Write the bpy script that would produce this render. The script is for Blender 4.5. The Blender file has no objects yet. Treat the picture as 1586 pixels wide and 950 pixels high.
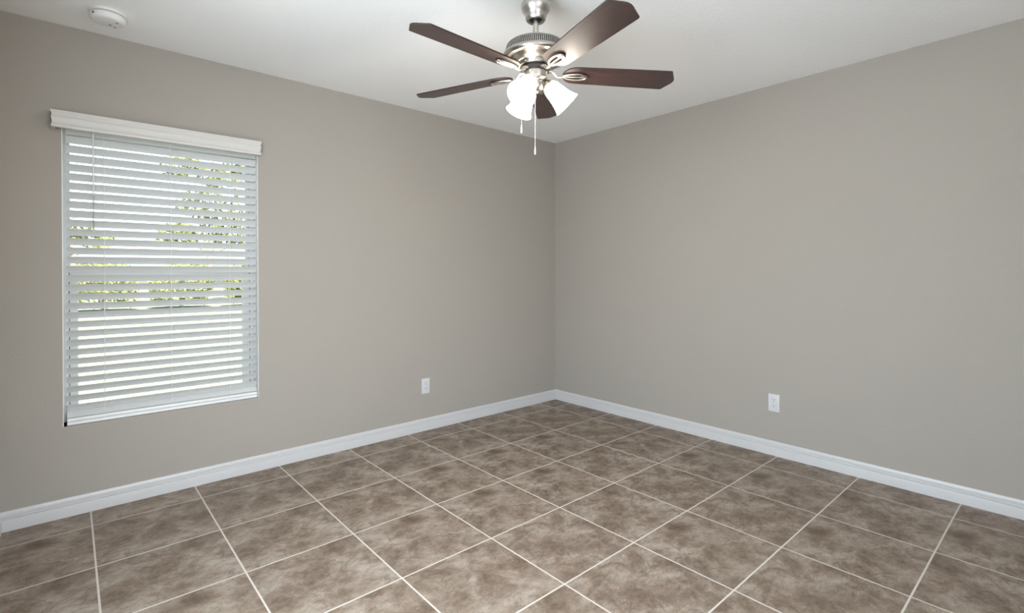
import bpy, bmesh, math, random
from mathutils import Vector, Matrix
PI = math.pi
R = math.radians
sc = bpy.context.scene
col = sc.collection

# ------------------------------------------------------------------ camera
W_PX, H_PX, F_PX = 1586.0, 950.0, 782.36
cam_d = bpy.data.cameras.new('camera')
cam_d.sensor_fit = 'HORIZONTAL'
cam_d.sensor_width = 36.0
cam_d.lens = 36.0 * F_PX / W_PX
cam_d.shift_x = -2.0 / W_PX
cam_d.shift_y = -49.95 / W_PX
cam_d.clip_start = 0.02
cam_d.clip_end = 300
cam = bpy.data.objects.new('camera', cam_d)
col.objects.link(cam)
right = Vector((0.7504820736, -0.6608862913, -0.0024427832))
up = Vector((0.0042606224, 0.0011420440, 0.9999902714))
fwd = Vector((0.6608770720, 0.7504851802, -0.0036728705))
m = Matrix((right, up, -fwd)).transposed().to_4x4()
m.translation = Vector((-3.46858, -3.33546, 1.20259))
cam.matrix_world = m
sc.camera = cam

# ------------------------------------------------------------------ view, world, sun, added fill light, window portal
sc.view_settings.view_transform = 'Standard'
sc.view_settings.look = 'None'
sc.view_settings.gamma = 1.0
sc.view_settings.use_curve_mapping = False
sc.view_settings.exposure = 0.0
sc.cycles.use_denoising = True
sc.cycles.max_bounces = 12
sc.cycles.diffuse_bounces = 8
sc.cycles.transparent_max_bounces = 16
sc.cycles.sample_clamp_indirect = 8.0

SKY_STRENGTH = 0.9
SUN_STRENGTH = 60.0
BACK_FILL_POWER = 31.0  # fill lamp added behind the camera
SIDE_FILL_POWER = 68.0  # fill lamp added left of the camera
SIDE_FILL_COLOR = (0.80, 0.915, 1.0)
BACK_FILL_COLOR = (0.90, 0.96, 1.0)
LAMP_POWER = 8.5          # each bulb, watts
LAMP_COLOR = (1.0, 0.90, 0.77)
SHADE_GLOW = 15.0

world = bpy.data.worlds.new('sky')
sc.world = world
world.use_nodes = True
wn = world.node_tree
bg = wn.nodes['Background']
sky = wn.nodes.new('ShaderNodeTexSky')
sky.sky_type = 'NISHITA'
sky.sun_disc = False
sky.sun_elevation = R(55)
sky.sun_rotation = R(180)
sky.air_density = 1.0
sky.dust_density = 3.0
sky.ozone_density = 1.0
wn.links.new(sky.outputs['Color'], bg.inputs['Color'])
bg.inputs['Strength'].default_value = SKY_STRENGTH

sun_d = bpy.data.lights.new('sun', 'SUN')
sun_d.energy = SUN_STRENGTH
sun_d.angle = R(0.6)
sun_d.color = (1.0, 0.96, 0.88)
sun = bpy.data.objects.new('sun', sun_d)
col.objects.link(sun)
sun.location = (0, -20, 30)
sun.rotation_euler = (R(33), 0, 0)       # high in the south: on the lawn's trees, and a patch on the floor behind the camera


def area_light(name, loc, rot, sx, sy, power, color):
    d = bpy.data.lights.new(name, 'AREA')
    d.shape = 'RECTANGLE'
    d.size, d.size_y = sx, sy
    d.energy = power
    d.color = color
    o = bpy.data.objects.new(name, d)
    col.objects.link(o)
    o.location = loc
    o.rotation_euler = rot
    return o


# fill light added at an invented window behind the camera, brightening the ceiling
area_light('added_fill_back', (-2.80, -4.06, 1.40), (R(90), 0, 0), 1.3, 1.6, BACK_FILL_POWER, BACK_FILL_COLOR)
# and at an invented tall window to its left, brightening the right wall
area_light('added_fill_side', (-3.73, -2.25, 1.15), (0, R(-90), 0), 1.7, 1.1, SIDE_FILL_POWER, SIDE_FILL_COLOR)

# the glazed opening in the left wall guides the sky light into the room
po = area_light('window_portal', (-3.0465, 0.19, 1.2), (R(-90), 0, 0), 0.89, 1.5, 1.0, (1, 1, 1))
po.data.cycles.is_portal = True

# ------------------------------------------------------------------ materials


def new_mat(name):
    mt = bpy.data.materials.new(name)
    mt.use_nodes = True
    nt = mt.node_tree
    p = nt.nodes['Principled BSDF']
    return mt, nt, p


def plain(name, color, rough=0.5, metal=0.0, spec=0.5, noise=0.0, nscale=20.0, bump=0.0, bscale=200.0):
    mt, nt, p = new_mat(name)
    p.inputs['Base Color'].default_value = (*color, 1)
    p.inputs['Roughness'].default_value = rough
    p.inputs['Metallic'].default_value = metal
    p.inputs['Specular IOR Level'].default_value = spec
    tc = nt.nodes.new('ShaderNodeTexCoord')
    if noise > 0:
        n = nt.nodes.new('ShaderNodeTexNoise')
        n.inputs['Scale'].default_value = nscale
        n.inputs['Detail'].default_value = 4
        nt.links.new(tc.outputs['Object'], n.inputs['Vector'])
        mx = nt.nodes.new('ShaderNodeMix')
        mx.data_type = 'RGBA'
        mx.inputs[6].default_value = (*[c * (1 - noise) for c in color], 1)
        mx.inputs[7].default_value = (*[min(1, c * (1 + noise)) for c in color], 1)
        nt.links.new(n.outputs['Fac'], mx.inputs[0])
        nt.links.new(mx.outputs[2], p.inputs['Base Color'])
    if bump > 0:
        n = nt.nodes.new('ShaderNodeTexNoise')
        n.inputs['Scale'].default_value = bscale
        n.inputs['Detail'].default_value = 3
        nt.links.new(tc.outputs['Object'], n.inputs['Vector'])
        b = nt.nodes.new('ShaderNodeBump')
        b.inputs['Strength'].default_value = bump
        b.inputs['Distance'].default_value = 0.004
        nt.links.new(n.outputs['Fac'], b.inputs['Height'])
        nt.links.new(b.outputs['Normal'], p.inputs['Normal'])
    return mt


M_WALL = plain('taupe_wall_paint', (0.378, 0.348, 0.313), 0.75, spec=0.25, noise=0.012, nscale=3, bump=0.22, bscale=90)
M_CEIL = plain('white_ceiling_paint', (0.92, 0.918, 0.915), 0.9, spec=0.1, noise=0.01, nscale=4, bump=0.35, bscale=55)
M_TRIM = plain('white_gloss_trim_paint', (0.585, 0.582, 0.585), 0.35, noise=0.01, nscale=8)
M_EXT = plain('pale_stucco', (0.6, 0.56, 0.48), 0.9, noise=0.06, nscale=30)
M_VINYL = plain('white_vinyl_frame', (0.80, 0.81, 0.81), 0.35)
M_DARK = plain('dark_gasket', (0.01, 0.01, 0.011), 0.7)
M_VAL = plain('white_valance', (0.60, 0.58, 0.56), 0.4, noise=0.012, nscale=40)
M_PLASTIC = plain('white_plastic', (0.62, 0.63, 0.645), 0.35)
M_PLASTIC2 = plain('soft_white_plastic', (0.80, 0.80, 0.79), 0.45)
M_SLOT = plain('slot_dark', (0.04, 0.04, 0.045), 0.6)
M_SCREW = plain('zinc_screw', (0.7, 0.7, 0.7), 0.3, metal=1.0)
M_BLACK = plain('black_enamel', (0.008, 0.008, 0.009), 0.4)
M_SILL = plain('white_sill', (0.78, 0.78, 0.77), 0.3, noise=0.02, nscale=15)
M_CORD = plain('white_cord', (0.85, 0.85, 0.85), 0.7)
M_WAND = plain('clear_grey_wand', (0.78, 0.76, 0.75), 0.2)
M_CHAIN = plain('bright_chain', (0.66, 0.64, 0.61), 0.3, metal=0.6)
M_BARK = plain('bark', (0.16, 0.12, 0.085), 0.9, noise=0.3, nscale=12)


def nickel(name, rough, color=(0.66, 0.62, 0.57)):
    mt, nt, p = new_mat(name)
    p.inputs['Metallic'].default_value = 1.0
    p.inputs['Roughness'].default_value = rough
    tc = nt.nodes.new('ShaderNodeTexCoord')
    mp = nt.nodes.new('ShaderNodeMapping')
    mp.inputs['Scale'].default_value = (2, 2, 400)
    n = nt.nodes.new('ShaderNodeTexNoise')
    n.inputs['Scale'].default_value = 6
    nt.links.new(tc.outputs['Object'], mp.inputs['Vector'])
    nt.links.new(mp.outputs['Vector'], n.inputs['Vector'])
    cr = nt.nodes.new('ShaderNodeValToRGB')
    cr.color_ramp.elements[0].color = (*[c * 0.88 for c in color], 1)
    cr.color_ramp.elements[1].color = (*[min(1, c * 1.1) for c in color], 1)
    nt.links.new(n.outputs['Fac'], cr.inputs['Fac'])
    nt.links.new(cr.outputs['Color'], p.inputs['Base Color'])
    return mt


M_NICKEL = nickel('brushed_nickel', 0.34, (0.52, 0.49, 0.45))
M_NICKEL_BRIGHT = nickel('bright_nickel', 0.32, (0.47, 0.435, 0.395))


def slat_material():
    mt = bpy.data.materials.new('white_slat')
    mt.use_nodes = True
    nt = mt.node_tree
    nt.nodes.clear()
    out = nt.nodes.new('ShaderNodeOutputMaterial')
    p = nt.nodes.new('ShaderNodeBsdfPrincipled')
    p.inputs['Base Color'].default_value = (0.665, 0.67, 0.67, 1)
    p.inputs['Roughness'].default_value = 0.4
    t = nt.nodes.new('ShaderNodeBsdfTranslucent')
    t.inputs['Color'].default_value = (0.82, 0.88, 0.85, 1)
    mx = nt.nodes.new('ShaderNodeMixShader')
    mx.inputs[0].default_value = 0.10
    nt.links.new(p.outputs[0], mx.inputs[1])
    nt.links.new(t.outputs[0], mx.inputs[2])
    nt.links.new(mx.outputs[0], out.inputs[0])
    return mt


M_SLAT = slat_material()


def glass_material():
    mt = bpy.data.materials.new('window_glass')
    mt.use_nodes = True
    nt = mt.node_tree
    nt.nodes.clear()
    out = nt.nodes.new('ShaderNodeOutputMaterial')
    tr = nt.nodes.new('ShaderNodeBsdfTransparent')
    tr.inputs['Color'].default_value = (0.95, 0.97, 0.96, 1)
    gl = nt.nodes.new('ShaderNodeBsdfGlossy')
    gl.inputs['Roughness'].default_value = 0.02
    fr = nt.nodes.new('ShaderNodeFresnel')
    fr.inputs['IOR'].default_value = 1.45
    mx = nt.nodes.new('ShaderNodeMixShader')
    nt.links.new(fr.outputs[0], mx.inputs[0])
    nt.links.new(tr.outputs[0], mx.inputs[1])
    nt.links.new(gl.outputs[0], mx.inputs[2])
    nt.links.new(mx.outputs[0], out.inputs[0])
    return mt


M_GLASS = glass_material()


def shade_material():
    mt, nt, p = new_mat('lit_frosted_glass')
    p.inputs['Base Color'].default_value = (0.95, 0.92, 0.87, 1)
    p.inputs['Roughness'].default_value = 0.35
    p.inputs['Emission Color'].default_value = (1.0, 0.90, 0.77, 1)
    p.inputs['Emission Strength'].default_value = SHADE_GLOW
    return mt


M_SHADE = shade_material()


def bulb_material():
    mt, nt, p = new_mat('lit_bulb')
    p.inputs['Base Color'].default_value = (1, 1, 1, 1)
    p.inputs['Emission Color'].default_value = (1.0, 0.9, 0.76, 1)
    p.inputs['Emission Strength'].default_value = 12.0
    return mt


M_BULB = bulb_material()


def wood_material():
    mt, nt, p = new_mat('dark_walnut_blade')
    tc = nt.nodes.new('ShaderNodeTexCoord')
    mp = nt.nodes.new('ShaderNodeMapping')
    mp.inputs['Scale'].default_value = (1.6, 22, 22)
    n = nt.nodes.new('ShaderNodeTexNoise')
    n.inputs['Scale'].default_value = 5
    n.inputs['Detail'].default_value = 6
    n.inputs['Distortion'].default_value = 0.6
    nt.links.new(tc.outputs['Object'], mp.inputs['Vector'])
    nt.links.new(mp.outputs['Vector'], n.inputs['Vector'])
    cr = nt.nodes.new('ShaderNodeValToRGB')
    cr.color_ramp.elements[0].position = 0.32
    cr.color_ramp.elements[0].color = (0.015, 0.0080, 0.007, 1)
    cr.color_ramp.elements[1].position = 0.72
    cr.color_ramp.elements[1].color = (0.050, 0.020, 0.017, 1)
    nt.links.new(n.outputs['Fac'], cr.inputs['Fac'])
    nt.links.new(cr.outputs['Color'], p.inputs['Base Color'])
    p.inputs['Roughness'].default_value = 0.38
    p.inputs['Specular IOR Level'].default_value = 1.0
    return mt


M_WOOD = wood_material()
M_WOOD_EDGE = plain('dark_blade_edge', (0.025, 0.013, 0.011), 0.45)

TILE, OFFX, OFFY = 0.45, 0.2388, 0.2062


def tile_material():
    mt, nt, p = new_mat('stone_look_floor_tile')
    L = nt.links.new

    def node(t, **kw):
        n = nt.nodes.new(t)
        for k, v in kw.items():
            setattr(n, k, v)
        return n

    def math_(op, a, b=None):
        n = node('ShaderNodeMath', operation=op)
        for i, v in enumerate((a, b)):
            if v is None:
                continue
            if isinstance(v, (int, float)):
                n.inputs[i].default_value = v
            else:
                L(v, n.inputs[i])
        return n.outputs[0]

    def ramp(fac, stops):
        n = node('ShaderNodeValToRGB')
        e = n.color_ramp.elements
        while len(e) < len(stops):
            e.new(0.5)
        for el, (pos, c) in zip(e, stops):
            el.position = pos
            el.color = (*c, 1) if len(c) == 3 else c
        L(fac, n.inputs['Fac'])
        return n.outputs['Color']

    def mixc(fac, a, b, blend='MIX'):
        n = node('ShaderNodeMix', data_type='RGBA', blend_type=blend)
        if isinstance(fac, (int, float)):
            n.inputs[0].default_value = fac
        else:
            L(fac, n.inputs[0])
        for i, v in ((6, a), (7, b)):
            if isinstance(v, tuple):
                n.inputs[i].default_value = (*v, 1)
            else:
                L(v, n.inputs[i])
        return n.outputs[2]

    tc = node('ShaderNodeTexCoord')
    sep = node('ShaderNodeSeparateXYZ')
    L(tc.outputs['Object'], sep.inputs[0])
    u = math_('DIVIDE', math_('ADD', sep.outputs[0], OFFX + 40 * TILE), TILE)
    v = math_('DIVIDE', math_('ADD', sep.outputs[1], OFFY + 40 * TILE), TILE)
    fu, fv = math_('FRACT', u), math_('FRACT', v)
    iu, iv = math_('FLOOR', u), math_('FLOOR', v)
    du = math_('SUBTRACT', 0.5, math_('ABSOLUTE', math_('SUBTRACT', fu, 0.5)))
    dv = math_('SUBTRACT', 0.5, math_('ABSOLUTE', math_('SUBTRACT', fv, 0.5)))
    edge = math_('MINIMUM', du, dv)
    grout = node('ShaderNodeMapRange')
    grout.inputs['From Min'].default_value = 0.0065
    grout.inputs['From Max'].default_value = 0.0085
    grout.inputs['To Min'].default_value = 1.0
    grout.inputs['To Max'].default_value = 0.0
    L(edge, grout.inputs['Value'])
    # the tiles share one printed stone face, turned and shifted a little from tile to tile
    cid = node('ShaderNodeCombineXYZ')
    L(iu, cid.inputs[0])
    L(iv, cid.inputs[1])
    wn_ = node('ShaderNodeTexWhiteNoise', noise_dimensions='2D')
    L(cid.outputs[0], wn_.inputs['Vector'])
    tuv = node('ShaderNodeCombineXYZ')
    L(fu, tuv.inputs[0])
    L(fv, tuv.inputs[1])
    pick = math_('MULTIPLY', math_('FLOOR', math_('MULTIPLY', wn_.outputs['Value'], 4.0)), 3.7)
    L(pick, tuv.inputs[2])
    vec = tuv.outputs[0]

    def noise(scale, detail, rough=0.55, dist=0.0, stretch=None):
        n = node('ShaderNodeTexNoise')
        n.inputs['Scale'].default_value = scale
        n.inputs['Detail'].default_value = detail
        n.inputs['Roughness'].default_value = rough
        n.inputs['Distortion'].default_value = dist
        if stretch:
            mp = node('ShaderNodeMapping')
            mp.inputs['Scale'].default_value = stretch[:3]
            mp.inputs['Rotation'].default_value = (0, 0, stretch[3])
            L(vec, mp.inputs['Vector'])
            L(mp.outputs[0], n.inputs['Vector'])
        else:
            L(vec, n.inputs['Vector'])
        return n.outputs['Fac']

    big = noise(3.0, 9, 0.66, 0.35)
    base = ramp(big, [(0.30, (0.115, 0.080, 0.057)), (0.45, (0.205, 0.155, 0.117)), (0.57, (0.298, 0.243, 0.196)), (0.74, (0.360, 0.312, 0.265))])
    med = noise(11.0, 9, 0.72, 0.5, (1.0, 1.5, 1.0, 0.5))
    base = mixc(0.8, base, ramp(med, [(0.30, (0.27, 0.26, 0.25)), (0.5, (0.5, 0.5, 0.5)), (0.70, (0.68, 0.68, 0.69))]), 'OVERLAY')
    fine = noise(55.0, 6, 0.75, 0.2)
    base = mixc(0.6, base, ramp(fine, [(0.3, (0.34, 0.34, 0.34)), (0.7, (0.66, 0.66, 0.66))]), 'OVERLAY')
    # dark hairline veins
    vn = noise(1.9, 5, 0.55, 1.0, (1.0, 1.7, 1.0, 0.9))
    vein = math_('ABSOLUTE', math_('SUBTRACT', vn, 0.5))
    vm = node('ShaderNodeMapRange')
    vm.inputs['From Min'].default_value = 0.0
    vm.inputs['From Max'].default_value = 0.026
    vm.inputs['To Min'].default_value = 1.0
    vm.inputs['To Max'].default_value = 0.0
    L(vein, vm.inputs['Value'])
    gate = node('ShaderNodeMapRange')
    gate.inputs['From Min'].default_value = 0.44
    gate.inputs['From Max'].default_value = 0.56
    L(noise(2.6, 2), gate.inputs['Value'])
    base = mixc(math_('MULTIPLY', math_('MULTIPLY', vm.outputs[0], gate.outputs[0]), 0.55), base, (0.105, 0.070, 0.050))
    final = mixc(grout.outputs[0], base, (0.60, 0.555, 0.50))
    L(final, p.inputs['Base Color'])
    rg = node('ShaderNodeMapRange')
    rg.inputs['To Min'].default_value = 0.48
    rg.inputs['To Max'].default_value = 0.9
    L(grout.outputs[0], rg.inputs['Value'])
    L(rg.outputs[0], p.inputs['Roughness'])
    p.inputs['Specular IOR Level'].default_value = 0.35
    bp = node('ShaderNodeBump')
    bp.inputs['Strength'].default_value = 0.25
    bp.inputs['Distance'].default_value = 0.002
    hgt = math_('SUBTRACT', math_('MULTIPLY', med, 0.4), grout.outputs[0])
    L(hgt, bp.inputs['Height'])
    L(bp.outputs[0], p.inputs['Normal'])
    return mt


M_TILE = tile_material()


def leaf_material(name, c1, c2, trans):
    mt = bpy.data.materials.new(name)
    mt.use_nodes = True
    nt = mt.node_tree
    nt.nodes.clear()
    out = nt.nodes.new('ShaderNodeOutputMaterial')
    tc = nt.nodes.new('ShaderNodeTexCoord')
    n = nt.nodes.new('ShaderNodeTexNoise')
    n.inputs['Scale'].default_value = 2.5
    n.inputs['Detail'].default_value = 5
    nt.links.new(tc.outputs['Object'], n.inputs['Vector'])
    cr = nt.nodes.new('ShaderNodeValToRGB')
    cr.color_ramp.elements[0].position = 0.35
    cr.color_ramp.elements[0].color = (*c1, 1)
    cr.color_ramp.elements[1].position = 0.65
    cr.color_ramp.elements[1].color = (*c2, 1)
    nt.links.new(n.outputs['Fac'], cr.inputs['Fac'])
    d = nt.nodes.new('ShaderNodeBsdfDiffuse')
    t = nt.nodes.new('ShaderNodeBsdfTranslucent')
    nt.links.new(cr.outputs['Color'], d.inputs['Color'])
    nt.links.new(cr.outputs['Color'], t.inputs['Color'])
    mx = nt.nodes.new('ShaderNodeMixShader')
    mx.inputs[0].default_value = trans
    nt.links.new(d.outputs[0], mx.inputs[1])
    nt.links.new(t.outputs[0], mx.inputs[2])
    nt.links.new(mx.outputs[0], out.inputs[0])
    return mt


M_LEAF_HEDGE = leaf_material('hedge_leaf', (0.055, 0.090, 0.014), (0.30, 0.30, 0.075), 0.45)
M_LEAF_TREE = leaf_material('tree_leaf', (0.028, 0.050, 0.018), (0.29, 0.29, 0.09), 0.4)
M_LAWN = plain('sunlit_lawn', (0.098, 0.102, 0.056), 0.95, spec=0.1, noise=0.25, nscale=6)

# ------------------------------------------------------------------ mesh helpers


def obj(name, bm, mat, parent=None, smooth=None, loc=None, rot=None):
    bmesh.ops.recalc_face_normals(bm, faces=bm.faces[:])
    me = bpy.data.meshes.new(name)
    bm.to_mesh(me)
    bm.free()
    mats = mat if isinstance(mat, (list, tuple)) else [mat]
    for x in mats:
        me.materials.append(x)
    o = bpy.data.objects.new(name, me)
    col.objects.link(o)
    if parent:
        o.parent = parent
    if loc:
        o.location = loc
    if rot:
        o.rotation_euler = rot
    if smooth is not None:
        me.shade_auto_smooth(angle=R(smooth)) if hasattr(me, 'shade_auto_smooth') else None
        for p in me.polygons:
            p.use_smooth = True
        try:
            me.set_sharp_from_angle(angle=R(smooth))
        except Exception:
            pass
    return o


def tag(o, label=None, cat=None, group=None, kind=None):
    if label:
        o['label'] = label
    if cat:
        o['category'] = cat
    if group:
        o['group'] = group
    if kind:
        o['kind'] = kind
    return o


def empty(name, loc, rz=0.0):
    o = bpy.data.objects.new(name, None)
    o.empty_display_size = 0.1
    col.objects.link(o)
    o.location = loc
    o.rotation_euler = (0, 0, rz)
    return o


def box(bm, x0, x1, y0, y1, z0, z1, bevel=0.0, mi=0):
    vs = [bm.verts.new((x, y, z)) for x in (x0, x1) for y in (y0, y1) for z in (z0, z1)]
    q = [(0, 1, 3, 2), (4, 6, 7, 5), (0, 4, 5, 1), (2, 3, 7, 6), (0, 2, 6, 4), (1, 5, 7, 3)]
    fs = [bm.faces.new([vs[i] for i in f]) for f in q]
    for f in fs:
        f.material_index = mi
    if bevel > 0:
        es = list({e for f in fs for e in f.edges})
        r = bmesh.ops.bevel(bm, geom=es, offset=bevel, segments=2, affect='EDGES', profile=0.6)
        for f in r['faces']:
            f.material_index = mi


def lathe(bm, prof, segs=48, mat4=None, mi=0, close=False):
    rings = []
    for r, z in prof:
        if r < 1e-6:
            v = Vector((0, 0, z))
            rings.append([bm.verts.new(mat4 @ v if mat4 else v)])
        else:
            ring = []
            for k in range(segs):
                a = 2 * PI * k / segs
                v = Vector((r * math.cos(a), r * math.sin(a), z))
                ring.append(bm.verts.new(mat4 @ v if mat4 else v))
            rings.append(ring)
    pairs = list(zip(rings[:-1], rings[1:]))
    if close:
        pairs.append((rings[-1], rings[0]))
    for a, b in pairs:
        for k in range(segs):
            k2 = (k + 1) % segs
            if len(a) == 1 and len(b) == 1:
                continue
            if len(a) == 1:
                f = bm.faces.new((a[0], b[k], b[k2]))
            elif len(b) == 1:
                f = bm.faces.new((a[k], b[0], a[k2]))
            else:
                f = bm.faces.new((a[k], b[k], b[k2], a[k2]))
            f.material_index = mi
    return rings


def tube(bm, pts, rad, segs=10, closed=False, flat=1.0, mi=0, upv=Vector((0, 0, 1))):
    """round (or flattened) bar along a list of points; flat scales it along upv"""
    pts = [Vector(p) for p in pts]
    n = len(pts)
    rings = []
    for i, p in enumerate(pts):
        if closed:
            t = pts[(i + 1) % n] - pts[i - 1]
        else:
            t = pts[min(i + 1, n - 1)] - pts[max(i - 1, 0)]
        t.normalize()
        s = t.cross(upv)
        if s.length < 1e-4:
            s = t.cross(Vector((0, 1, 0)))
        s.normalize()
        w = s.cross(t).normalized()
        r = rad[i] if isinstance(rad, (list, tuple)) else rad
        rings.append([bm.verts.new(p + s * (r * math.cos(2 * PI * k / segs)) + w * (r * flat * math.sin(2 * PI * k / segs))) for k in range(segs)])
    rng = range(n) if closed else range(n - 1)
    for i in rng:
        a, b = rings[i], rings[(i + 1) % n]
        for k in range(segs):
            f = bm.faces.new((a[k], a[(k + 1) % segs], b[(k + 1) % segs], b[k]))
            f.material_index = mi
    if not closed:
        for rg in (rings[0], rings[-1]):
            f = bm.faces.new(rg)
            f.material_index = mi


def prism(bm, poly, z0, z1, mi_side=0, mi_top=0):
    a = [bm.verts.new((x, y, z0)) for x, y in poly]
    b = [bm.verts.new((x, y, z1)) for x, y in poly]
    bm.faces.new(a).material_index = mi_top
    bm.faces.new(b).material_index = mi_top
    n = len(poly)
    for i in range(n):
        bm.faces.new((a[i], a[(i + 1) % n], b[(i + 1) % n], b[i])).material_index = mi_side


def ball(bm, c, r, mi=0, squash=1.0, u=12, v=8):
    prof = [(r * math.sin(PI * i / v), -r * squash * math.cos(PI * i / v)) for i in range(v + 1)]
    prof[0] = (0, prof[0][1])
    prof[-1] = (0, prof[-1][1])
    lathe(bm, prof, u, Matrix.Translation(c), mi)


# ------------------------------------------------------------------ room shell
XW, YS, ZC, T = -3.72, -4.05, 2.4265, 0.20
WX0, WX1, WZ0, WZ1 = -3.492, -2.601, 0.445, 1.958      # window in the north wall


def struct(o):
    o['kind'] = 'structure'
    return o


bm = bmesh.new()
box(bm, XW - T, T, YS - T, T, -0.12, 0.0)
struct(obj('floor', bm, M_TILE))
bm = bmesh.new()
box(bm, XW - T, T, YS - T, T, ZC, ZC + 0.16)
struct(obj('ceiling', bm, M_CEIL))


def wall_with_opening(name, horizontal, a0, a1, base, thick, o0, o1, z0, z1):
    """a wall running along x (horizontal) or y, with one rectangular hole o0..o1, z0..z1"""
    bm = bmesh.new()
    d0, d1 = min(base, base + thick), max(base, base + thick)

    def piece(p0, p1, q0, q1):
        if p1 - p0 < 1e-5 or q1 - q0 < 1e-5:
            return
        if horizontal:
            box(bm, p0, p1, d0, d1, q0, q1)
        else:
            box(bm, d0, d1, p0, p1, q0, q1)
    if o0 is None:
        piece(a0, a1, 0, ZC)
    else:
        piece(a0, o0, 0, ZC)
        piece(o1, a1, 0, ZC)
        piece(o0, o1, 0, z0)
        piece(o0, o1, z1, ZC)
    return struct(obj(name, bm, M_WALL))


wall_with_opening('wall_north', True, XW - T, T, 0.0, T, WX0, WX1, WZ0, WZ1)
wall_with_opening('wall_east', False, YS, 0.0, 0.0, T, None, None, 0, 0)
wall_with_opening('wall_south', True, XW - T, T, YS, -T, -3.5, -2.1, 0.55, 2.25)  # hole for the added back window
wall_with_opening('wall_west', False, YS, 0.0, XW, -T, -2.8, -1.7, 0.3, 2.0)  # hole for the added side window

# baseboards
BB = [(0, 0), (0.0148, 0), (0.0148, 0.050), (0.0140, 0.0530), (0.0105, 0.0545), (0.0105, 0.0570), (0.0138, 0.0590), (0.0138, 0.0620),
      (0.0098, 0.0640), (0.0098, 0.0670), (0.0106, 0.0700), (0.0104, 0.078), (0.0092, 0.085), (0.0068, 0.0905), (0.0045, 0.092), (0, 0.092)]


def baseboard(name, p0, p1, n, m0, m1):
    """moulding along p0->p1 on the floor; n points into the room; m0/m1 = 1 mitres an inside corner"""
    bm = bmesh.new()
    p0, p1, n = Vector(p0), Vector(p1), Vector(n)
    d = (p1 - p0).normalized()
    A = [bm.verts.new(p0 + d * (t * m0) + n * t + Vector((0, 0, z))) for t, z in BB]
    B = [bm.verts.new(p1 - d * (t * m1) + n * t + Vector((0, 0, z))) for t, z in BB]
    k = len(BB)
    for i in range(k):
        bm.faces.new((A[i], A[(i + 1) % k], B[(i + 1) % k], B[i]))
    bm.faces.new(A)
    bm.faces.new(B)
    return struct(obj(name, bm, M_TRIM, smooth=25))


baseboard('baseboard_north', (XW, 0, 0), (0, 0, 0), (0, -1, 0), 1, 1)
baseboard('baseboard_east', (0, 0, 0), (0, YS, 0), (-1, 0, 0), 1, 1)
baseboard('baseboard_south', (0, YS, 0), (XW, YS, 0), (0, 1, 0), 1, 1)
baseboard('baseboard_west', (XW, YS, 0), (XW, 0, 0), (1, 0, 0), 1, 1)

# unseen windows behind and beside the camera, added to carry the fill light
def added_window(name, loc, rz, w, h):
    t = empty(name, loc, rz)
    struct(t)
    bm = bmesh.new()
    a = w / 2
    for x0, x1, z0, z1 in ((-a, -a + 0.05, 0, h), (a - 0.05, a, 0, h), (-a + 0.05, a - 0.05, 0, 0.05), (-a + 0.05, a - 0.05, h - 0.05, h), (-a + 0.05, a - 0.05, h / 2 - 0.02, h / 2 + 0.02)):
        box(bm, x0, x1, -0.16, -0.10, z0, z1)
    obj('window_frame', bm, M_VINYL, t)
    bm = bmesh.new()
    box(bm, -a + 0.05, a - 0.05, -0.135, -0.130, 0.05, h - 0.05)
    obj('window_pane', bm, M_GLASS, t)


added_window('added_window_back', (-2.80, YS, 0.55), 0, 1.4, 1.7)
added_window('added_window_side', (XW, -2.25, 0.30), R(-90), 1.1, 1.7)

# ------------------------------------------------------------------ the window in the north wall
win = empty('window_1', (0, 0, 0))
struct(win)
FY0, FY1 = 0.085, 0.165
bm = bmesh.new()
box(bm, WX0, WX0 + 0.0245, FY0 + 0.012, FY1, WZ0, WZ1, 0.002)
box(bm, WX1 - 0.0245, WX1, FY0 + 0.012, FY1, WZ0, WZ1, 0.002)
box(bm, WX0 + 0.0245, WX1 - 0.0245, FY0 + 0.012, FY1, WZ1 - 0.03, WZ1, 0.002)
box(bm, WX0 + 0.0245, WX1 - 0.0245, FY0 + 0.012, FY1, WZ0, WZ0 + 0.028, 0.002)
obj('window_frame', bm, M_VINYL, win, 30)


def sash(name, x0, x1, z0, z1, sl, sr, bot, top, y0, y1):
    bm = bmesh.new()
    box(bm, x0, x0 + sl, y0, y1, z0, z1, 0.0015)
    box(bm, x1 - sr, x1, y0, y1, z0, z1, 0.0015)
    box(bm, x0 + sl, x1 - sr, y0, y1, z0, z0 + bot, 0.0015)
    box(bm, x0 + sl, x1 - sr, y0, y1, z1 - top, z1, 0.0015)
    s = obj(name, bm, M_VINYL, win, 30)
    bm = bmesh.new()
    ym = (y0 + y1) / 2
    box(bm, x0 + sl - 0.002, x1 - sr + 0.002, ym - 0.002, ym + 0.002, z0 + bot - 0.002, z1 - top + 0.002)
    obj('glass_pane', bm, M_GLASS, s)
    return s


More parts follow.
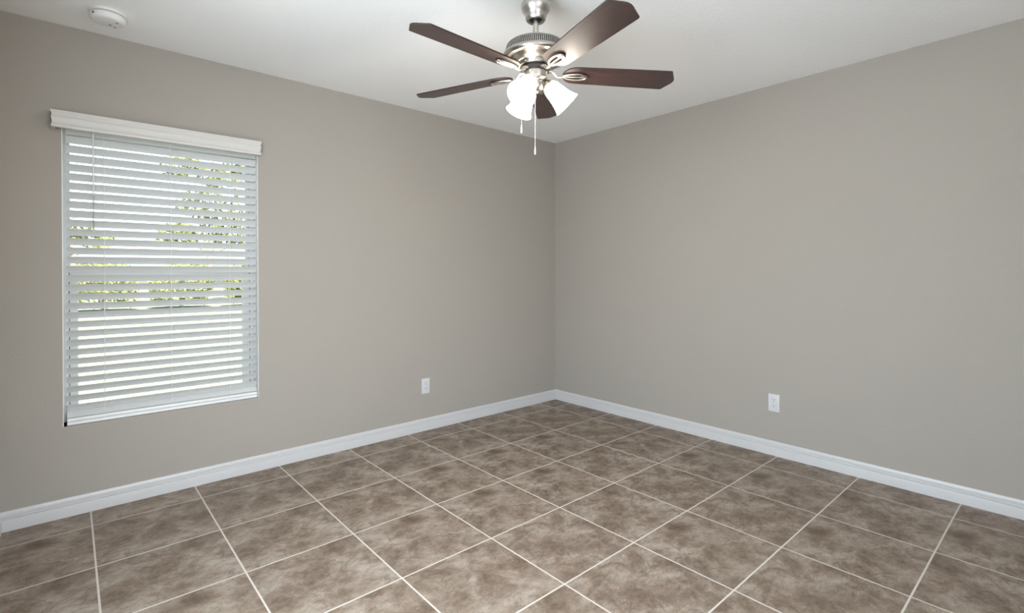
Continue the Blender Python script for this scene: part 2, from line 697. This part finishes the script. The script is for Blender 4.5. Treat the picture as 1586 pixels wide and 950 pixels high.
# a dark gap runs between the lower sash and its side tracks
sash('lower_sash', -3.4650, -2.6290, WZ0 + 0.028, 1.226, 0.0327, 0.0377, 0.05, 0.048, 0.092, 0.120)
sash('upper_sash', WX0 + 0.0245, WX1 - 0.0245, 1.178, WZ1 - 0.03, 0.0056, 0.0143, 0.045, 0.035, 0.126, 0.152)
for i, (x0, x1) in enumerate(((-3.4676, -3.4650), (-2.6290, -2.6255))):
    bm = bmesh.new()
    box(bm, x0, x1, 0.0955, 0.122, WZ0 + 0.028, 1.214)
    obj('weatherstrip', bm, M_DARK, win)
bm = bmesh.new()
box(bm, WX0, WX1, 0.002, 0.0965, WZ0 - 0.018, WZ0, 0.0015)
obj('window_sill', bm, M_SILL, win, 30)
bm = bmesh.new()
box(bm, WX0, WX0 + 0.003, 0.0, 0.097, WZ0, WZ1)
box(bm, WX1 - 0.003, WX1, 0.0, 0.097, WZ0, WZ1)
box(bm, WX0 + 0.003, WX1 - 0.003, 0.0, 0.097, WZ1 - 0.003, WZ1)
obj('reveal_lining', bm, M_SILL, win)

# ------------------------------------------------------------------ horizontal blind with valance
blind = empty('window_blind', (-3.0465, 0.03, WZ0))
tag(blind, 'white horizontal slat blind with moulded valance, hung in the window of the left wall', 'blind')
BX, BY, BZ = blind.location


def badj(bm):
    bmesh.ops.translate(bm, verts=bm.verts[:], vec=(-BX, -BY, -BZ))


SX0, SX1 = -3.4768, -2.6065
bm = bmesh.new()
box(bm, SX0, SX1, 0.006, 0.056, 1.9365, 1.9565, 0.002)
badj(bm)
obj('headrail', bm, M_VINYL, blind, 30)
# slats: 31, room edge tipped up, gently crowned
bm = bmesh.new()
TH, DW, THK, PITCH = R(55), 0.0405, 0.0026, 0.04636
cz, sz = math.cos(TH), math.sin(TH)
NC = 6


def slat(bm, zc, th, yc=0.03, dw=DW):
    c, s = math.cos(th), math.sin(th)
    prof = []
    for sgn in (1, -1):
        for i in range(NC + 1):
            q = i / NC - 0.5
            if sgn < 0:
                q = -q
            a = q * dw
            b = 0.0016 * (1 - 4 * q * q) + sgn * THK / 2
            # a runs from the room edge (high) to the outer edge (low); b is the crown
            prof.append((yc + a * c + b * s, zc - a * s + b * c))
    A = [bm.verts.new((SX0, y, z)) for y, z in prof]
    B = [bm.verts.new((SX1, y, z)) for y, z in prof]
    k = len(prof)
    for i in range(k):
        bm.faces.new((A[i], A[(i + 1) % k], B[(i + 1) % k], B[i]))
    bm.faces.new(A)
    bm.faces.new(B)


Z0 = 0.5516 - PITCH / 2
for k in range(31):
    zc = Z0 + k * PITCH
    slat(bm, zc, TH)
badj(bm)
obj('slats', bm, M_SLAT, blind, 40)
# bottom rail, with the last slats gathered on it
bm = bmesh.new()
box(bm, SX0, SX1, 0.004, 0.054, WZ0 + 0.001, WZ0 + 0.017, 0.003)
box(bm, SX0, SX1, 0.007, 0.052, WZ0 + 0.0185, WZ0 + 0.0345, 0.004)
badj(bm)
obj('bottom_rail', bm, M_VINYL, blind, 40)
bm = bmesh.new()
slat(bm, WZ0 + 0.0515, R(-33), 0.030, 0.046)
badj(bm)
obj('gathered_slat', bm, M_SLAT, blind, 40)
# ladder cords
for x in (-3.3289, -3.0410, -2.7516):
    bm = bmesh.new()
    for y in (0.0135, 0.0475):
        tube(bm, [(x, y, WZ0 + 0.03), (x, y, 1.0), (x, y, 1.5), (x, y, 1.916)], 0.0010, 6)
    badj(bm)
    obj('ladder_cord', bm, M_CORD, blind)
bm = bmesh.new()
tube(bm, [(-3.3722, -0.006, 1.93), (-3.3722, -0.009, 1.80), (-3.3722, -0.010, 1.60), (-3.3722, -0.010, 1.415)], 0.0034, 8)
ball(bm, Vector((-3.3722, -0.010, 1.416)), 0.0045)
badj(bm)
obj('tilt_wand', bm, M_WAND, blind, 30)
# valance: moulded front with mitred returns
VP = [(1.9095, 0.054), (1.9105, 0.0590), (1.9150, 0.0606), (1.9215, 0.0606), (1.9255, 0.0580), (1.9310, 0.0570), (1.9400, 0.0575), (1.9500, 0.0592),
      (1.9570, 0.0604), (1.9605, 0.0600), (1.9640, 0.0583), (1.9720, 0.0580), (1.9790, 0.0602), (1.9840, 0.0630), (1.9885, 0.0634), (1.9920, 0.0622)]
VX0, VX1, VI = -3.5285, -2.5975, 0.046
bm = bmesh.new()
outer, inner = [], []
for z, d in VP:
    e = d - 0.06
    outer.append([bm.verts.new(v) for v in ((VX0 - e, 0, z), (VX0 - e, -d, z), (VX1 + e, -d, z), (VX1 + e, 0, z))])
for z in (VP[0][0], VP[-1][0]):
    e = VI - 0.06
    inner.append([bm.verts.new(v) for v in ((VX0 - e, 0, z), (VX0 - e, -VI, z), (VX1 + e, -VI, z), (VX1 + e, 0, z))])
loops = outer + [inner[1], inner[0]]
for i in range(len(loops)):
    a, b = loops[i], loops[(i + 1) % len(loops)]
    for k in range(3):
        bm.faces.new((a[k], a[k + 1], b[k + 1], b[k]))
bm.faces.new([l[0] for l in loops])
bm.faces.new([l[3] for l in loops])
badj(bm)
obj('valance', bm, M_VAL, blind, 28)

# ------------------------------------------------------------------ wall outlets


def outlet(loc, rz, label):
    """faces -y before turning"""
    t = empty('wall_outlet', loc, rz)
    tag(t, label, 'outlet', 'duplex wall outlets')
    bm = bmesh.new()
    box(bm, -0.035, 0.035, -0.0055, 0.0, -0.0575, 0.0575, 0.0022)
    obj('cover_plate', bm, M_PLASTIC, t, 40)
    for zc in (0.0195, -0.0195):
        bm = bmesh.new()
        poly = []
        for k in range(28):
            a = 2 * PI * k / 28
            poly.append((0.0172 * math.cos(a), max(-0.0140, min(0.0140, 0.0172 * math.sin(a)))))
        A = [bm.verts.new((x, -0.0050, zc + z)) for x, z in poly]
        B = [bm.verts.new((x, -0.0072, zc + z)) for x, z in poly]
        for i in range(28):
            bm.faces.new((A[i], A[(i + 1) % 28], B[(i + 1) % 28], B[i]))
        bm.faces.new(A)
        bm.faces.new(B)
        s = obj('socket', bm, M_PLASTIC, t)
        bm = bmesh.new()
        box(bm, -0.0074, -0.0052, -0.0076, -0.0066, zc - 0.001, zc + 0.008)
        box(bm, 0.0052, 0.0072, -0.0076, -0.0066, zc + 0.000, zc + 0.0075)
        tube(bm, [(0, -0.0066, zc - 0.0078), (0, -0.0076, zc - 0.0078)], 0.0026, 10)
        obj('contact_slots', bm, M_SLOT, s)
    bm = bmesh.new()
    tube(bm, [(0, -0.0050, 0), (0, -0.0062, 0), (0, -0.0066, 0)], [0.0034, 0.0034, 0.0024], 12)
    obj('screw', bm, M_SCREW, t)
    return t


outlet((-1.427, 0, 0.338), 0, 'white duplex outlet on the left wall, between the window and the room corner')
outlet((0, -1.9815, 0.343), R(-90), 'white duplex outlet low on the right wall, above its baseboard')

# ------------------------------------------------------------------ smoke detector
SD_SLOTS = ((0.0315, -0.025, 0.0065), (0.009, 0.018, 0.006), (0.027, 0.036, 0.005))
sd = empty('smoke_detector', (-3.324, -0.290, ZC), 0)
tag(sd, 'round white smoke detector on the ceiling above the window', 'smoke detector')
bm = bmesh.new()
lathe(bm, [(0, 0), (0.0700, 0), (0.0715, -0.002), (0.0715, -0.0100), (0.069, -0.0110), (0, -0.0110)], 56)
obj('mounting_base', bm, M_PLASTIC2, sd, 35)
bm = bmesh.new()
lathe(bm, [(0, -0.0150), (0.066, -0.0150), (0.0690, -0.0165), (0.0690, -0.0290), (0.0675, -0.0360), (0.0630, -0.0410), (0.0560, -0.0440), (0.0520, -0.0446), (0.0500, -0.0439), (0.047, -0.0448), (0, -0.0452)], 56)
obj('cover', bm, M_PLASTIC2, sd, 35)
bm = bmesh.new()
lathe(bm, [(0, -0.0105), (0.064, -0.0105), (0.064, -0.0155), (0, -0.0155)], 40)
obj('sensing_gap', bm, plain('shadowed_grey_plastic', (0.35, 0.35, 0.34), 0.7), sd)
for px, py, w in SD_SLOTS:
    bm = bmesh.new()
    box(bm, px - w, px + w, py - 0.0026, py + 0.0026, -0.0462, -0.0440, 0.0006)
    obj('sounder_slot', bm, M_SLOT, sd)
bm = bmesh.new()
tube(bm, [(-0.050, -0.0385, -0.0265), (-0.0560, -0.0430, -0.0270)], 0.0045, 12)
obj('indicator_light', bm, M_SLOT, sd)

# ------------------------------------------------------------------ ceiling fan with three lit shades
FX, FY = -1.9366, -1.7478
fan = empty('ceiling_fan', (FX, FY, ZC))
tag(fan, 'brushed nickel ceiling fan with five dark walnut blades and three lit bell shades', 'ceiling fan')


def fz(z):
    return z - ZC


def lathe_part(name, prof, mat, parent=fan, segs=64, smooth=35):
    bm = bmesh.new()
    lathe(bm, [(r, fz(z)) for r, z in prof], segs)
    return obj(name, bm, mat, parent, smooth)


lathe_part('canopy', [(0, ZC), (0.048, ZC), (0.048, 2.387), (0.0495, 2.3825), (0.0570, 2.3780), (0.0620, 2.3710), (0.0640, 2.3620), (0.0630, 2.3520), (0.0585, 2.3400),
                      (0.0515, 2.3300), (0.0475, 2.3230), (0.0455, 2.3120), (0.0430, 2.3030), (0.0395, 2.2975), (0.0320, 2.2965), (0.0280, 2.3000), (0.0260, 2.3080), (0, 2.3100)], M_NICKEL)
lathe_part('hanger_ball', [(0, 2.3105), (0.021, 2.309), (0.0245, 2.303), (0.021, 2.298), (0.014, 2.2965), (0, 2.2965)], M_BLACK, segs=32)
lathe_part('downrod', [(0, 2.31), (0.0118, 2.31), (0.0118, 2.212), (0, 2.212)], M_NICKEL, segs=32)
# motor housing: domed top, slotted band, lipped underside with a bowl that carries the flywheel
ZT, ZB = 2.1840, 2.1530       # slot band
lathe_part('motor_top', [(0, 2.220), (0.016, 2.220), (0.020, 2.214), (0.050, 2.2115), (0.085, 2.2050), (0.108, 2.1975), (0.1220, 2.1905), (0.1275, 2.1840), (0.1255, 2.1835), (0.10, 2.19), (0, 2.20)], M_NICKEL)
lathe_part('motor_core', [(0, 2.190), (0.110, 2.190), (0.1215, 2.183), (0.131, 2.153), (0.110, 2.150), (0, 2.150)], M_BLACK)
bm = bmesh.new()
NB = 96
for k in range(NB):
    a = 2 * PI * k / NB
    da = 2 * PI / NB * 0.20
    for s0, s1 in ((-da, da),):
        vs = []
        for rr, z in ((0.1278, ZT + 0.0015), (0.1375, ZB - 0.0015)):
            for d in (0, -0.006):
                for s in (s0, s1):
                    vs.append(bm.verts.new(((rr + d) * math.cos(a + s), (rr + d) * math.sin(a + s), fz(z))))
        for f in ((0, 1, 3, 2), (4, 6, 7, 5), (0, 4, 5, 1), (2, 3, 7, 6), (0, 2, 6, 4), (1, 5, 7, 3)):
            bm.faces.new([vs[i] for i in f])
obj('vent_grille', bm, M_NICKEL, fan)
lathe_part('motor_housing', [(0.120, 2.1525), (0.1372, 2.1530), (0.1405, 2.1500), (0.1430, 2.1440), (0.1432, 2.1385), (0.1400, 2.1325), (0.1330, 2.1285), (0.1240, 2.1285),
                             (0.1180, 2.1310), (0.1130, 2.1310), (0.1080, 2.1270), (0.1030, 2.1200), (0.0960, 2.1130), (0.0880, 2.1085), (0.0830, 2.1075), (0.0810, 2.1040), (0.0805, 2.0965),
                             (0.0780, 2.0925), (0.0700, 2.0920), (0, 2.0920)], M_NICKEL_BRIGHT)
bm = bmesh.new()
ball(bm, Vector((0, 0, 0)), 0.0040, squash=0.7)
screw0 = obj('housing_screw', bm, M_NICKEL_BRIGHT, fan, 40)
for k in range(20):
    a = 2 * PI * (k % 10 + 0.35) / 10
    rr, zz = (0.1285, 2.1283) if k < 10 else (0.0808, 2.1005)
    sc_ = screw0 if k == 0 else screw0.copy()
    if k:
        col.objects.link(sc_)
        sc_.parent = fan
    sc_.location = (rr * math.cos(a), rr * math.sin(a), fz(zz))
lathe_part('flywheel', [(0, 2.0925), (0.0660, 2.0925), (0.0690, 2.0900), (0.0690, 2.0830), (0.0640, 2.0800), (0.0560, 2.0790), (0.0500, 2.0770), (0.0480, 2.0700), (0, 2.0700)], M_BLACK)
lathe_part('switch_housing', [(0, 2.0745), (0.0470, 2.0745), (0.0490, 2.0730), (0.0490, 2.0500), (0.0475, 2.0440), (0.0430, 2.0395), (0.0360, 2.0375), (0.0345, 2.0350), (0.0345, 2.0300), (0, 2.0300)], M_NICKEL)
lathe_part('light_fitter', [(0, 2.0330), (0.0310, 2.0330), (0.0330, 2.0300), (0.0330, 2.0080), (0.0300, 2.0010), (0.0230, 1.9950), (0.0140, 1.9920), (0.0100, 1.9900), (0.0085, 1.9850), (0.0050, 1.9810), (0, 1.9800)], M_NICKEL_BRIGHT)

# blades with their brackets: one of each, then copies turned about the hub
BLADE_Z, PITCH_B = 2.070, R(-11.3)
bm = bmesh.new()
poly = []
for k in range(0, 13):                       # rounded root
    a = PI / 2 + PI * k / 12
    poly.append((0.178 + 0.058 * math.cos(a), 0.0585 * math.sin(a)))
poly = [(0.40, 0.0645), ] + poly + [(0.40, -0.0645)]
tip = [(0.596, -0.0685), (0.6005, -0.0675), (0.6230, -0.0270), (0.6275, -0.0200), (0.6325, -0.0060), (0.6325, 0.0060), (0.6275, 0.0200), (0.6230, 0.0270), (0.6005, 0.0675), (0.596, 0.0685)]
poly = poly + tip
prism(bm, poly, -0.003, 0.003, 1, 0)
blade = obj('blade', bm, [M_WOOD, M_WOOD_EDGE], fan)
# bracket: arm from the flywheel, then an open oval with a centre bar and a solid toe under the blade
bm = bmesh.new()
rot = Matrix.Rotation(PITCH_B, 3, 'X')
arm = [(0.052, 0, 0.0125), (0.066, 0, 0.0115), (0.078, 0, 0.0060), (0.086, 0, -0.0040), (0.094, 0, -0.0120), (0.104, 0, -0.0135), (0.116, 0, -0.0125), (0.128, 0, -0.0110)]
tube(bm, arm, [0.011, 0.0105, 0.009, 0.0075, 0.0065, 0.006, 0.006, 0.007], 12, flat=0.5, upv=Vector((0, 1, 0)).cross(Vector((1, 0, 0))) * -1)
loop = []
for k in range(36):
    a = 2 * PI * k / 36
    w = 0.0215 * math.sin(a) * (1.0 + 0.12 * math.cos(a))
    loop.append(rot @ Vector((0.174 + 0.052 * math.cos(a), w, -0.0085)))
tube(bm, loop, 0.0052, 10, closed=True, flat=0.75)
tube(bm, [rot @ Vector((x, 0, -0.0085)) for x in (0.122, 0.15, 0.18, 0.215)], 0.0042, 10, flat=0.8)
toe = []
for k in range(15):
    a = -PI / 2 * 0.62 + PI * 0.62 * k / 14
    toe.append((0.174 + 0.052 * math.cos(a), 0.0215 * math.sin(a) * (1 + 0.12 * math.cos(a))))
A = [bm.verts.new(rot @ Vector((x, y, -0.0100))) for x, y in toe]
B = [bm.verts.new(rot @ Vector((x, y, -0.0050))) for x, y in toe]
bm.faces.new(A)
bm.faces.new(B)
for i in range(15):
    bm.faces.new((A[i], A[(i + 1) % 15], B[(i + 1) % 15], B[i]))
for x, y in ((0.213, 0.0), (0.204, 0.012), (0.204, -0.012)):
    ball(bm, rot @ Vector((x, y, -0.0105)), 0.003, squash=0.6, u=10, v=6)
bracket = obj('blade_bracket', bm, M_NICKEL_BRIGHT, fan, 45)
PHASE = 38.8
for k in range(5):
    a = R(PHASE + 72 * k)
    b, br = (blade, bracket) if k == 0 else (blade.copy(), bracket.copy())
    if k:
        col.objects.link(b)
        col.objects.link(br)
        b.parent = fan
        br.parent = fan
    b.rotation_euler = (Matrix.Rotation(a, 3, 'Z') @ Matrix.Rotation(PITCH_B, 3, 'X')).to_euler()
    b.location = (0, 0, fz(BLADE_Z))
    br.rotation_euler = (0, 0, a)
    br.location = (0, 0, fz(BLADE_Z))

# three bell shades on short arms; azimuth is counted from the camera's right, towards the far corner
SH = [(0.0190, 0.000), (0.0230, 0.001), (0.0275, 0.006), (0.0330, 0.014), (0.0370, 0.024), (0.0395, 0.038), (0.0420, 0.056), (0.0455, 0.076), (0.0505, 0.096), (0.0560, 0.111), (0.0618, 0.122)]
RIGHT_AZ = math.atan2(right.y, right.x)
TILT = R(45)
for psi in (5, 122, 242):
    az = RIGHT_AZ + R(psi)
    e = Vector((math.cos(az), math.sin(az), 0))
    ax = e * math.cos(TILT) - Vector((0, 0, math.sin(TILT)))
    neck = e * 0.052 + Vector((0, 0, fz(2.0230)))
    rotm = ax.to_track_quat('Z', 'Y').to_matrix().to_4x4()
    mt4 = Matrix.Translation(neck) @ rotm
    bm = bmesh.new()
    p0 = e * 0.028 + Vector((0, 0, fz(2.024)))
    tube(bm, [p0, e * 0.036 + Vector((0, 0, fz(2.030))), neck - ax * 0.012, neck - ax * 0.004], 0.0085, 12)
    lathe(bm, [(0, -0.017), (0.012, -0.016), (0.0190, -0.010), (0.0240, -0.002), (0.0265, 0.006), (0.0255, 0.010), (0.0190, 0.004), (0, 0.003)], 32, mt4)
    for q in range(3):
        aa = 2 * PI * q / 3 + 0.5
        ball(bm, mt4 @ Vector((0.0275 * math.cos(aa), 0.0275 * math.sin(aa), 0.005)), 0.0035, u=10, v=6)
    obj('lamp_arm', bm, M_NICKEL_BRIGHT, fan, 40)
    bm = bmesh.new()
    prof = [(r, z) for r, z in SH] + [(r - 0.0032, z - 0.0005 if z > 0.1 else z + 0.002) for r, z in reversed(SH)]
    lathe(bm, prof, 48, mt4, close=True)
    sh = obj('lamp_shade', bm, M_SHADE, fan, 50)
    bm = bmesh.new()
    lathe(bm, [(0, 0.012), (0.011, 0.012), (0.012, 0.035), (0.019, 0.050), (0.0225, 0.064), (0.020, 0.078), (0.011, 0.087), (0, 0.089)], 24, mt4)
    obj('bulb', bm, M_BULB, sh, 60)
    # the bulb's own light, at the mouth of its shade
    ld = bpy.data.lights.new('bulb_light', 'POINT')
    ld.energy = LAMP_POWER
    ld.color = LAMP_COLOR
    ld.shadow_soft_size = 0.035
    lo = bpy.data.objects.new('bulb_light', ld)
    col.objects.link(lo)
    lo.parent = fan
    lo.location = neck + ax * 0.112

# pull chains with fobs
cr = Vector((right.x, right.y, 0)).normalized()
cf = Vector((fwd.x, fwd.y, 0)).normalized()
for s, d, z0, z1, zf in ((-0.0635, -0.012, 2.050, 1.806, 1.842), (-0.0060, -0.0520, 2.052, 1.704, 1.740)):
    base = cr * s + cf * d
    bm = bmesh.new()
    root = base.normalized() * 0.044
    tube(bm, [(root.x, root.y, fz(z0)), (base.x, base.y, fz(z0 - 0.002)), (base.x, base.y, fz(z0 - 0.012)), (base.x, base.y, fz(zf))], 0.0006, 6)
    zz = zf
    while zz < z0 - 0.014:
        ball(bm, Vector((base.x, base.y, fz(zz))), 0.0010, u=6, v=4)
        zz += 0.0042
    c = obj('pull_chain', bm, M_CHAIN, fan)
    bm = bmesh.new()
    lathe(bm, [(0, zf), (0.0016, zf), (0.0022, zf - 0.006), (0.0032, zf - 0.020), (0.0034, z1 + 0.004), (0.0018, z1), (0, z1)], 12, Matrix.Translation((base.x, base.y, -ZC)))
    obj('pull_fob', bm, M_PLASTIC2, c, 40)

# ------------------------------------------------------------------ outside: lawn, hedge bushes and trees
GZ = -0.25
bm = bmesh.new()
g = 40
vv = [[bm.verts.new((-45 + 90 * i / g, T + 0.01 + 70 * j / g, GZ + 0)) for j in range(g + 1)] for i in range(g + 1)]
for i in range(g):
    for j in range(g):
        bm.faces.new((vv[i][j], vv[i + 1][j], vv[i + 1][j + 1], vv[i][j + 1]))
tag(obj('lawn', bm, M_LAWN), 'sunlit pale green lawn outside, seen through the lower blind', 'lawn', kind='stuff')


def foliage(bm, rnd, blobs, n, size):
    for cx, cy, cz_, rx, ry, rz_ in blobs:
        for _ in range(n):
            while True:
                p = Vector((rnd.uniform(-1, 1), rnd.uniform(-1, 1), rnd.uniform(-1, 1)))
                if 0.25 < p.length < 1:
                    break
            c = Vector((cx + p.x * rx, cy + p.y * ry, cz_ + p.z * rz_))
            s = size * rnd.uniform(0.6, 1.3)
            n1 = Vector((rnd.gauss(0, 1), rnd.gauss(0, 1), rnd.gauss(0, 1) + 0.6)).normalized()
            t = n1.orthogonal().normalized()
            t.rotate(Matrix.Rotation(rnd.uniform(0, 2 * PI), 3, n1))
            b = n1.cross(t)
            vs = [bm.verts.new(c + t * s), bm.verts.new(c + b * s * 0.42 + n1 * s * 0.1), bm.verts.new(c - t * s), bm.verts.new(c - b * s * 0.42 + n1 * s * 0.1)]
            bm.faces.new(vs)


def bush(x, y, w, h, seed, label):
    rnd = random.Random(seed)
    t = empty('hedge_bush', (x, y, GZ))
    tag(t, label, 'bush', 'bushes along the far edge of the lawn')
    bm = bmesh.new()
    blobs = [(rnd.uniform(-w, w) * 0.34, rnd.uniform(-0.3, 0.3), h * rnd.uniform(0.40, 0.70), w * 0.56, 0.7, h * 0.30) for _ in range(6)]
    blobs += [(0, 0, h * 0.40, w * 0.9, 0.8, h * 0.36), (-0.58 * w, 0, h * 0.44, w * 0.36, 0.6, h * 0.40), (0.58 * w, 0, h * 0.44, w * 0.36, 0.6, h * 0.40)]
    foliage(bm, rnd, blobs, 420, 0.10)
    obj('foliage', bm, M_LEAF_HEDGE, t)
    bm = bmesh.new()
    for k in range(4):
        a = rnd.uniform(0, 6.28)
        tube(bm, [(0, 0, 0), (0.2 * math.cos(a), 0.2 * math.sin(a), h * 0.35), (0.45 * math.cos(a), 0.4 * math.sin(a), h * 0.7)], [0.04, 0.03, 0.012], 6)
    obj('stem', bm, M_BARK, t)


def tree(x, y, trunk_h, blobs, seed, n, size, label):
    rnd = random.Random(seed)
    t = empty('tree', (x, y, GZ))
    tag(t, label, 'tree')
    bm = bmesh.new()
    tube(bm, [(0, 0, 0), (0.05, 0, trunk_h * 0.5), (-0.03, 0.05, trunk_h)], [0.14, 0.11, 0.08], 10)
    for bl in blobs:
        c = Vector(bl[:3])
        tube(bm, [(-0.03, 0.05, trunk_h * 0.92), c * 0.5 + Vector((0, 0, trunk_h * 0.48)), c], [0.06, 0.04, 0.012], 6)
    obj('trunk', bm, M_BARK, t)
    bm = bmesh.new()
    foliage(bm, rnd, blobs, n, size)
    obj('foliage', bm, M_LEAF_TREE, t)


BUSHES = [(-10.3, 2.1, 'rounded green bush at the far left of the hedge, hidden from the window'),
          (-7.7, 2.2, 'green bush in the hedge, second from its far left, hidden from the window'),
          (-5.1, 2.3, 'green bush in the hedge, just left of the view through the blind'),
          (-2.5, 2.15, 'yellow-green bush across the lawn, behind the left half of the blind'),
          (0.1, 2.05, 'yellow-green bush across the lawn, behind the middle of the blind'),
          (2.7, 2.2, 'yellow-green bush across the lawn, behind the right end of the blind'),
          (5.3, 2.2, 'green bush in the hedge, just right of the view through the blind'),
          (7.9, 2.2, 'rounded green bush at the far right of the hedge, hidden from the window')]
for i, (x, h, lb) in enumerate(BUSHES):
    bush(x, 21.5 + 0.3 * math.sin(i * 2.1), 1.26, h, 11 + i, lb)
tree(1.8, 25.5, 2.6, [(-1.3, 0, 3.3, 0.95, 0.8, 0.6), (0.6, 0.2, 3.6, 1.1, 0.9, 0.8), (1.5, -0.2, 4.6, 1.2, 0.9, 0.9), (-0.3, 0.1, 4.9, 1.1, 0.9, 0.8), (0.5, 0, 6.3, 1.1, 0.8, 0.7),
                      (-1.1, 0.1, 6.6, 1.0, 0.8, 0.6), (1.8, 0.1, 7.1, 1.1, 0.9, 0.7), (2.1, 0.1, 3.2, 1.0, 0.8, 0.7)], 5, 420, 0.14,
     'tall leafy tree beyond the lawn, behind the upper right of the blind')
tree(-3.3, 25.0, 2.3, [(-0.2, 0, 3.3, 0.85, 0.7, 0.55), (0.7, 0.1, 2.9, 0.75, 0.6, 0.45), (-0.7, 0.1, 3.9, 0.6, 0.5, 0.4)], 8, 300, 0.12,
     'small leafy tree beyond the lawn, behind the left side of the blind')
